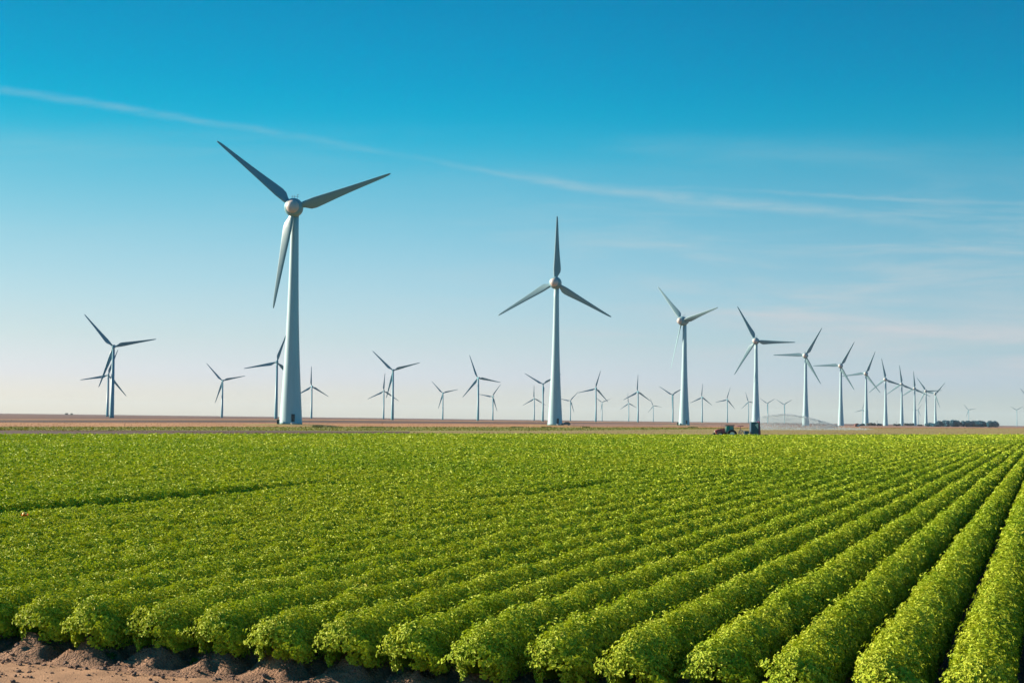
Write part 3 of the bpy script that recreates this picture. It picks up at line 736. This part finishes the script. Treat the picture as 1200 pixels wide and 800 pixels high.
def kiosk(x, yt, yb, Yd, zb, wpx, label):
    sc_ = Yd / 1667; p = at(x, yb, Yd)
    h = (yb - yt) * sc_; r_ = empty('transformer_kiosk', (p.x, Yd, zb), 0, label, 'kiosk')
    MB().box((0, 0, h * .45), (wpx * sc_, wpx * sc_ * 1.1, h * .9)).build('cabinet', M['oldgreen'], r_, .02)
    MB().box((0, 0, h * .95 + .003), (wpx * sc_ * 1.12, wpx * sc_ * 1.25, h * .1)).build('roof', M['dark'], r_, .02)
    MB().box((-.12, -wpx * sc_ * .56, h * .42), (wpx * sc_ * .5, .04, h * .7)).build('door', M['dark'], r_)
kiosk(326.0, 491.3, 497, bases[0][0].y - 3, bases[0][1] * .8, 2.9, 'small green kiosk left of the foot of the largest turbine')
kiosk(794.3, 495.2, 498.5, bases[2][0].y - 2, bases[2][1] * .7, 1.9, 'small green kiosk left of the foot of the third big turbine')

# ------------------------------------------------------------------ bushes, wood, weeds (loose leaf clumps)
def clump(name, ells, nleaf, size, m, seed, low=False):
    r_ = np.random.default_rng(seed); Cs = []; Ns = []; sh = []
    vol = np.array([e[3] * e[5] for e in ells]); cnt = np.maximum(20, nleaf * vol / vol.sum()).astype(int)
    for e, n in zip(ells, cnt):
        q = r_.normal(0, 1, (n, 3)); q /= np.linalg.norm(q, axis=1, keepdims=True)
        if not low: q[:, 2] = np.where(q[:, 2] < -0.35, -q[:, 2], q[:, 2])
        lump = 1 + 0.5 * ridge_noise(q[:, 0] * 2 + e[0], q[:, 2] * 2 + q[:, 1], seed + 3, 1.7)
        rr = lump * (1 - 0.4 * r_.random(n) ** 1.5)
        Cs.append(np.array(e[:3]) + q * np.array(e[3:6]) * rr[:, None]); Ns.append(q); sh.append(np.clip(.5 + .25 * r_.standard_normal(n), 0, 1))
    C = np.concatenate(Cs); Nn = np.concatenate(Ns); n = len(C)
    Nn = Nn + r_.normal(0, .5, (n, 3)); Nn /= np.linalg.norm(Nn, axis=1, keepdims=True)
    T = r_.normal(0, 1, (n, 3)); T -= Nn * (T * Nn).sum(1, keepdims=True); T /= np.linalg.norm(T, axis=1, keepdims=True); B = np.cross(Nn, T)
    h = size * r_.uniform(.6, 1.4, n)[:, None]
    Q = np.stack([C - T * h * .5, C + B * h * .42, C + T * h * .5, C - B * h * .42], 1).reshape(-1, 3)
    Q[:, 2] = np.maximum(Q[:, 2], 0.0)
    return quad_mesh(name, Q, n, np.repeat(np.concatenate(sh), 4))

def bush(x, yt, wpx, Yd, m, label, seed, group=None, name='bush', dens=1.0, parts=4, trunk=True):
    sc_ = Yd / 1667; p = at(x, yt, Yd); h = max(0.4, p.z); wd = wpx * sc_
    root = empty(name, (p.x, Yd, 0), 0, label, name.replace('_', ' '), group)
    rr = random.Random(seed)
    ells = [((i + .5) / parts * wd - wd / 2, rr.uniform(-.2, .2) * wd / parts, h * rr.uniform(.42, .5), wd / parts * .72, wd / parts * .8, h * rr.uniform(.42, .54)) for i in range(parts)]
    link('foliage', clump('foliage', ells, int(420 * dens * parts), min(h * .22, .9) , m, seed), m, root)
    if trunk:
        t_ = MB()
        for e in ells: t_.bar((e[0], e[1], 0), (e[0] + .1 * h * rr.uniform(-1, 1), e[1], h * .5), h * .02, 5)
        t_.build('stem', M['bark'], root)
    return root
bs = 'bushes on the far horizon'
bush(1010.5, 496.2, 5.5, 1400, M['tree'], 'low dark bush right against the small red shed', 41, bs)
bush(1021, 495.2, 10, 1500, M['graybush'], 'grey green bush right of the third big turbine past the trailer', 42, bs)
bush(1030.5, 496.0, 5, 1500, M['tree'], 'dark low bush just left of the turbine between grey bushes', 43, bs)
bush(1051, 496.2, 8, 1600, M['graybush'], 'grey bush just right of the turbine between grey bushes', 44, bs)
bush(1065, 495.4, 12, 1700, M['graybush'], 'widest grey green bush, between two far turbines of the receding row', 45, bs)
bush(1078, 497, 5, 1750, M['graybush'], 'small grey bush left of the dark blue green wood', 46, bs)
bush(78, 483.6, 3.0, 2500, M['graybush'], 'tiny bush on the left skyline, left of its neighbour', 47, bs, parts=2, dens=.4)
bush(84, 484.0, 2.4, 2500, M['graybush'], 'tiny bush on the left skyline, right of its neighbour', 48, bs, parts=2, dens=.4)
for i, (x, wd) in enumerate(((388, 22), (436, 26), (606, 14), (640, 12), (687, 9), (812, 11), (372, 12))):
    Yd = ground(x, 501.0).y
    bush(x, hz(x) + (500.3 - hz(x)) * 0.93 - (0.2 if i < 6 else 1.0), wd, Yd, M['weed'],
         ['low dark weed clump right of the largest turbine', 'wide low weed clump in the verge below the two overlapping slim turbines', 'low weed clump in the verge left of the second largest turbine',
          'low weed clump in the verge in front of the second largest turbine', 'small weed clump right of the parked dark blue car', 'low weed clump right of the third big turbine foot', 'low dark scrub touching the largest turbine mound'][i],
         60 + i, 'weed clumps in the verge', 'weed_clump', dens=.7, trunk=False, parts=5)
# the dark wood on the right skyline: one far mass of crowns
Yd = 1900.0; sc_ = Yd / 1667; ells = []; rr = random.Random(5)
pw = at(1126, 500, Yd).x
for i in range(34):
    x = rr.uniform(-36, 36) * sc_ if i > 12 else (-36 + 6 * i) * sc_
    yt = (492.6 if x > -26 * sc_ else 496.0) + rr.uniform(-.5, .9); h = at(1126, yt + 0.0122 * x / sc_, Yd).z
    ells.append((pw + x, Yd + rr.uniform(-14, 14), h * .48, rr.uniform(3.2, 5.2), rr.uniform(3, 5), h * .50))
o = link('woodland', clump('woodland', ells, 34000, 1.25, M['tree'], 99, low=True), M['tree'])
tag(o, 'dark blue green wood on the right skyline behind the last turbine', 'wood', kind='stuff')
# red shed
sp_ = at(1004, 500, 1300)
sh = empty('shed', (sp_.x, 1300, 0), R(8), 'small red shed with a pale front among far bushes', 'shed')
MB().box((0, 0, .95), (4.2, 3, 1.9)).build('wall', M['brick'], sh)
MB().prism([(-2.4, 1.9), (0, 2.9), (2.4, 1.9)], -1.7, 1.7).build('roof', M['brick'], sh)
MB().box((1.0, -1.54, .9), (1.7, .08, 1.4)).build('door', M['white'], sh)
for i, (x, yt, Yd, lab) in enumerate(((1028, 492.3, 1500, 'thin pole standing behind the far grey bushes, tallest of the poles'), (1050.5, 494.2, 1600, 'thin short pole between two far turbines of the receding row'),
                                       (146.3, 496.2, 330, 'thin short post in the verge below the far left turbines'), (845.2, 496.5, 560, 'thin short post in the pinkish land just left of the tractor cab'))):
    p = at(x, yt, Yd); r0 = 0.11 if Yd > 1000 else 0.05
    e = MB().bar((0, 0, 0), (0, 0, p.z), r0, 8)
    if Yd > 1000: e.bar((-.9, 0, p.z - .4), (.9, 0, p.z - .4), r0 * .7, 6)
    else: e.lathe([(r0 * 1.2, p.z - .02), (r0 * 1.2, p.z + .02), (r0 * .4, p.z + .08)], 8, 'z')
    o = e.build('post' if Yd < 1000 else 'utility_pole', M['dark']); o.location = (p.x, Yd, 0); tag(o, lab, 'pole')

# ------------------------------------------------------------------ water arc thrown behind the trailer
r_ = np.random.default_rng(12); WY = 300.0; pts = []
def arcp(t):                        # photo positions of the jet, made into a curve in one upright plane
    xs = [893, 905, 915, 926, 940, 955, 968, 982]; ys = [488.2, 486.0, 485.0, 485.3, 487.8, 491.0, 494.6, 498.6]
    return np.interp(t, np.linspace(0, 1, 8), xs), np.interp(t, np.linspace(0, 1, 8), ys)
def to3(x, y, Yv):
    out = np.empty((len(x), 3)); d = np.array([CM @ Vector(((a - 600) / 1667, (400 - b) / 1667, -1)) for a, b in zip(x, y)])
    t = Yv / d[:, 1]; out[:, 0] = d[:, 0] * t; out[:, 1] = Yv; out[:, 2] = CAM_H + d[:, 2] * t; return out
n = 2000; t = r_.random(n); ax, ay = arcp(t)
P1 = to3(ax + r_.normal(0, .8, n), ay + r_.normal(0, .5, n) + 1.6 * r_.random(n) ** 2, WY + r_.normal(0, .35, n))
n = 7000; t = r_.random(n); ax, ay = arcp(t); fall = r_.random(n) ** .9
yy_ = ay + fall * (502.5 - ay) * .95
P2 = to3(ax + r_.normal(0, 4, n) - fall * 6, yy_, WY + r_.normal(0, 1.6, n))
n = 4200; mx_ = r_.uniform(0, 1, n) ** 1.3
P3 = to3(890 + 125 * mx_ + r_.normal(0, 6, n), 503.5 - np.abs(r_.normal(0, 3.2, n)) * (1 - .6 * mx_) , WY + r_.uniform(-45, 60, n))
P = np.concatenate([P1, P2, P3]); P = P[P[:, 2] > 0.05]; n = len(P)
Nn = r_.normal(0, 1, (n, 3)); Nn /= np.linalg.norm(Nn, axis=1, keepdims=True); T = r_.normal(0, 1, (n, 3)); T -= Nn * (T * Nn).sum(1, keepdims=True); T /= np.linalg.norm(T, axis=1, keepdims=True); B = np.cross(Nn, T)
h = .042 * r_.uniform(.6, 1.5, n)[:, None]
# each droplet a tiny octahedron
dv = np.stack([P + T * h, P + B * h, P - T * h, P - B * h, P + Nn * h, P - Nn * h], 1).reshape(-1, 3)
fo = np.array([(0, 1, 4, 4), (1, 2, 4, 4), (2, 3, 4, 4), (3, 0, 4, 4), (1, 0, 5, 5), (2, 1, 5, 5), (3, 2, 5, 5), (0, 3, 5, 5)])[:, :3]
me = bpy.data.meshes.new('water_spray'); Fi = (np.arange(n)[:, None, None] * 6 + fo[None]).reshape(-1, 3)
me.vertices.add(n * 6); me.vertices.foreach_set('co', dv.astype(np.float32).ravel()); me.loops.add(Fi.size); me.loops.foreach_set('vertex_index', Fi.astype(np.int32).ravel())
me.polygons.add(len(Fi)); me.polygons.foreach_set('loop_start', np.arange(len(Fi), dtype=np.int32) * 3); me.update(calc_edges=True)
tag(link('water_spray', me, M['drop']), 'arc of water spray and low mist right of the navy trailer', 'water spray', kind='stuff')

# ------------------------------------------------------------------ verge grass, clods, weeds and the poppy
def tufts(name, lo, hi, n, hgt, m, seed, lab):
    r_ = np.random.default_rng(seed)
    f = r_.random(n); g_ = r_.random(n)
    xs = r_.uniform(-30, 1230, n)
    yl = np.interp(xs, *zip(*lo)); yu = np.interp(xs, *zip(*hi)); ok = yl > yu + .15
    xs, yl, yu = xs[ok], yl[ok], yu[ok]; n = len(xs); ys = yu + (yl - yu) * r_.random(n)
    d = np.array([CM @ Vector(((a - 600) / 1667, (400 - b) / 1667, -1)) for a, b in zip(xs, ys)]); t = -CAM_H / d[:, 2]
    C = np.stack([d[:, 0] * t, d[:, 1] * t, np.zeros(n)], 1)
    a = r_.uniform(0, 3.14, n); h = hgt * r_.uniform(.5, 1.5, n) * np.sqrt(np.clip(C[:, 1] / 250, .8, 2.2)); w_ = h * r_.uniform(.5, 1.3, n)
    U = np.stack([np.cos(a) * w_, np.sin(a) * w_, 0 * w_], 1); Zv = np.stack([r_.normal(0, .3, n) * h, r_.normal(0, .3, n) * h, h], 1)
    Q = np.stack([C - U * .5, C + U * .5, C + U * .7 + Zv, C - U * .6 + Zv * .8], 1).reshape(-1, 3)
    o = link(name, quad_mesh(name, Q, n, np.repeat(np.clip(.5 + .25 * r_.standard_normal(n), 0, 1), 4)), m); tag(o, lab, 'grass', kind='stuff')
M['grassleaf'] = leaf_material('verge_grass_blade', [(0, (.05, .07, .01)), (.6, (.115, .125, .012)), (1, (.20, .16, .03))], .3, (1.2, 1.2, .7), .8)
M['drygrass'] = leaf_material('dry_grass_blade', [(0, (.10, .06, .03)), (.6, (.20, .125, .055)), (1, (.27, .18, .08))], .25, (1.1, 1.1, .9), .8)
tufts('verge_grass', [(-30, 504.2), (330, 504.6), (640, 504.6), (780, 503.0), (880, 502.0)], [(-30, 500.0), (330, 499.8), (640, 500.3), (780, 500.8), (880, 501.6)], 22000, .11, M['grassleaf'], 3, 'short green grass in the verge between road and stubble')
tufts('dry_stubble', [(-30, 500.0), (640, 500.4), (1230, 503)], [(-30, 491), (640, 495.4), (1000, 499), (1230, 502)], 12000, .07, M['drygrass'], 4, 'dry straw stubble standing on the far land')
tufts('headland_grass', [(-30, 504.0), (330, 508), (640, 509), (1230, 509)], [(-30, 503.8), (330, 507), (640, 505), (880, 502.4), (1230, 502.6)], 9000, .07, M['drygrass'], 8, 'thin dry grass on the pale headland behind the crop')

r_ = np.random.default_rng(31); mb = MB()
base_v = [(1, 0, 0), (-1, 0, 0), (0, 1, 0), (0, -1, 0), (0, 0, 1), (0, 0, -1)]
ico = bpy.data.meshes.new('tmp'); import bmesh
bm = bmesh.new(); bmesh.ops.create_icosphere(bm, subdivisions=1, radius=1); iv = [v.co.copy() for v in bm.verts]; ifc = [tuple(v.index for v in f.verts) for f in bm.faces]; bm.free(); bpy.data.meshes.remove(ico)
for i in range(2600):
    p = r_.uniform(-16, 2.5); q = S0 - 0.35 - abs(r_.normal(0, 1.3)) if i % 3 else S0 + r_.uniform(-.45, -.1)
    if q < 9: continue
    x, y = ps(p, q); s_ = 0.008 * math.exp(r_.normal(0.35, .55))
    s_ = min(s_, .055)
    mb.add([(x + v.x * s_ * r_.uniform(.7, 1.3), y + v.y * s_ * r_.uniform(.7, 1.3), 0.045 + v.z * s_ * r_.uniform(.5, .9)) for v in iv], ifc)
for i in range(1000):
    k_ = r_.integers(-12, 12); p = P0 + PITCH * k_ + r_.normal(0, .24); q = S0 - .12 + r_.normal(0, .22)
    j_, i_ = int(np.argmin(abs(pa - p))), int(np.argmin(abs(sa - q))); zz = float(ZZ[i_, j_]); x, y = ps(p, q)
    s_ = min(.035, 0.009 * math.exp(r_.normal(0.35, .55)))
    mb.add([(x + v.x * s_ * r_.uniform(.6, 1.3), y + v.y * s_ * r_.uniform(.6, 1.3), zz + s_ * .2 + v.z * s_ * r_.uniform(.5, 1.0)) for v in iv], ifc)
tag(mb.build('soil_clods', M['clod']), 'small dark soil crumbs scattered over the bare dirt', 'soil crumbs', kind='stuff')

def seedling(p, q, sz, seed, label):
    x, y = ps(p, q); root = empty('weed_seedling', (x, y, .03), 0, label, 'weed', 'weeds sprouting at the row ends')
    r2 = random.Random(seed); ells = [(r2.uniform(-.6, .6) * sz, r2.uniform(-.3, .3) * sz, sz * .35, sz * .45, sz * .45, sz * .32) for _ in range(3)]
    link('leaves', clump('leaves', ells, 150, .042, M['weed'], seed), M['weed'], root)
for i, (x, y, sz, lab) in enumerate(((47, 770, .20, 'dark weed in the shade of the second row end from the left'), (124, 776, .15, 'bright green weed in the dirt between the third and fourth row ends'),
                                    (162, 777, .09, 'smallest weed, at the foot of the third ridge from the left edge'), (236, 781, .13, 'weed low on the ridge below the fourth row end'), (14, 757, .10, 'small weed at the extreme left row end'))):
    g0 = ground(x, y, .03); pp, qq = g0.x * CA - g0.y * SA, g0.x * SA + g0.y * CA
    seedling(pp, qq, sz, 200 + i, lab)
fl = at(28.5, 608.5, 1667 * 2.05 / (608.5 - hz(28))); fl.z = TOP + .05
fr_ = empty('poppy', (fl.x, fl.y, .25), 0, 'single tiny orange flower among the green leaves at left', 'flower')
pt = MB()
for i in range(5):
    a = 2 * math.pi * i / 5; c, s_ = math.cos(a), math.sin(a)
    pt.add([(0, 0, .46), (.055 * c - .045 * s_, .055 * s_ + .045 * c, .49), (.11 * c, .11 * s_, .53), (.055 * c + .045 * s_, .055 * s_ - .045 * c, .49)], [(0, 1, 2, 3)])
pt.build('petals', M['orange'], fr_)
MB().lathe([(.02, .46), (.05, .50), (.035, .55)], 10).build('flower_centre', M['yellow'], fr_)
MB().bar((0, 0, 0), (0, 0, .46), .006, 5).build('stem', M['weed'], fr_)

# ------------------------------------------------------------------ the air
hm_ = bpy.data.materials.new('haze'); hm_.use_nodes = True; hn = hm_.node_tree; hn.nodes.clear()
ho = hn.nodes.new('ShaderNodeOutputMaterial'); pv = hn.nodes.new('ShaderNodeVolumePrincipled')
pv.inputs['Color'].default_value = (0.72, 0.90, 1.0, 1); pv.inputs['Density'].default_value = 3.2e-5
hn.links.new(pv.outputs[0], ho.inputs['Volume'])
hb = MB().box((0, 6300, 58), (2 * G + 600, 13800 + 0, 118))
tag(hb.build('haze', hm_), kind='stuff')
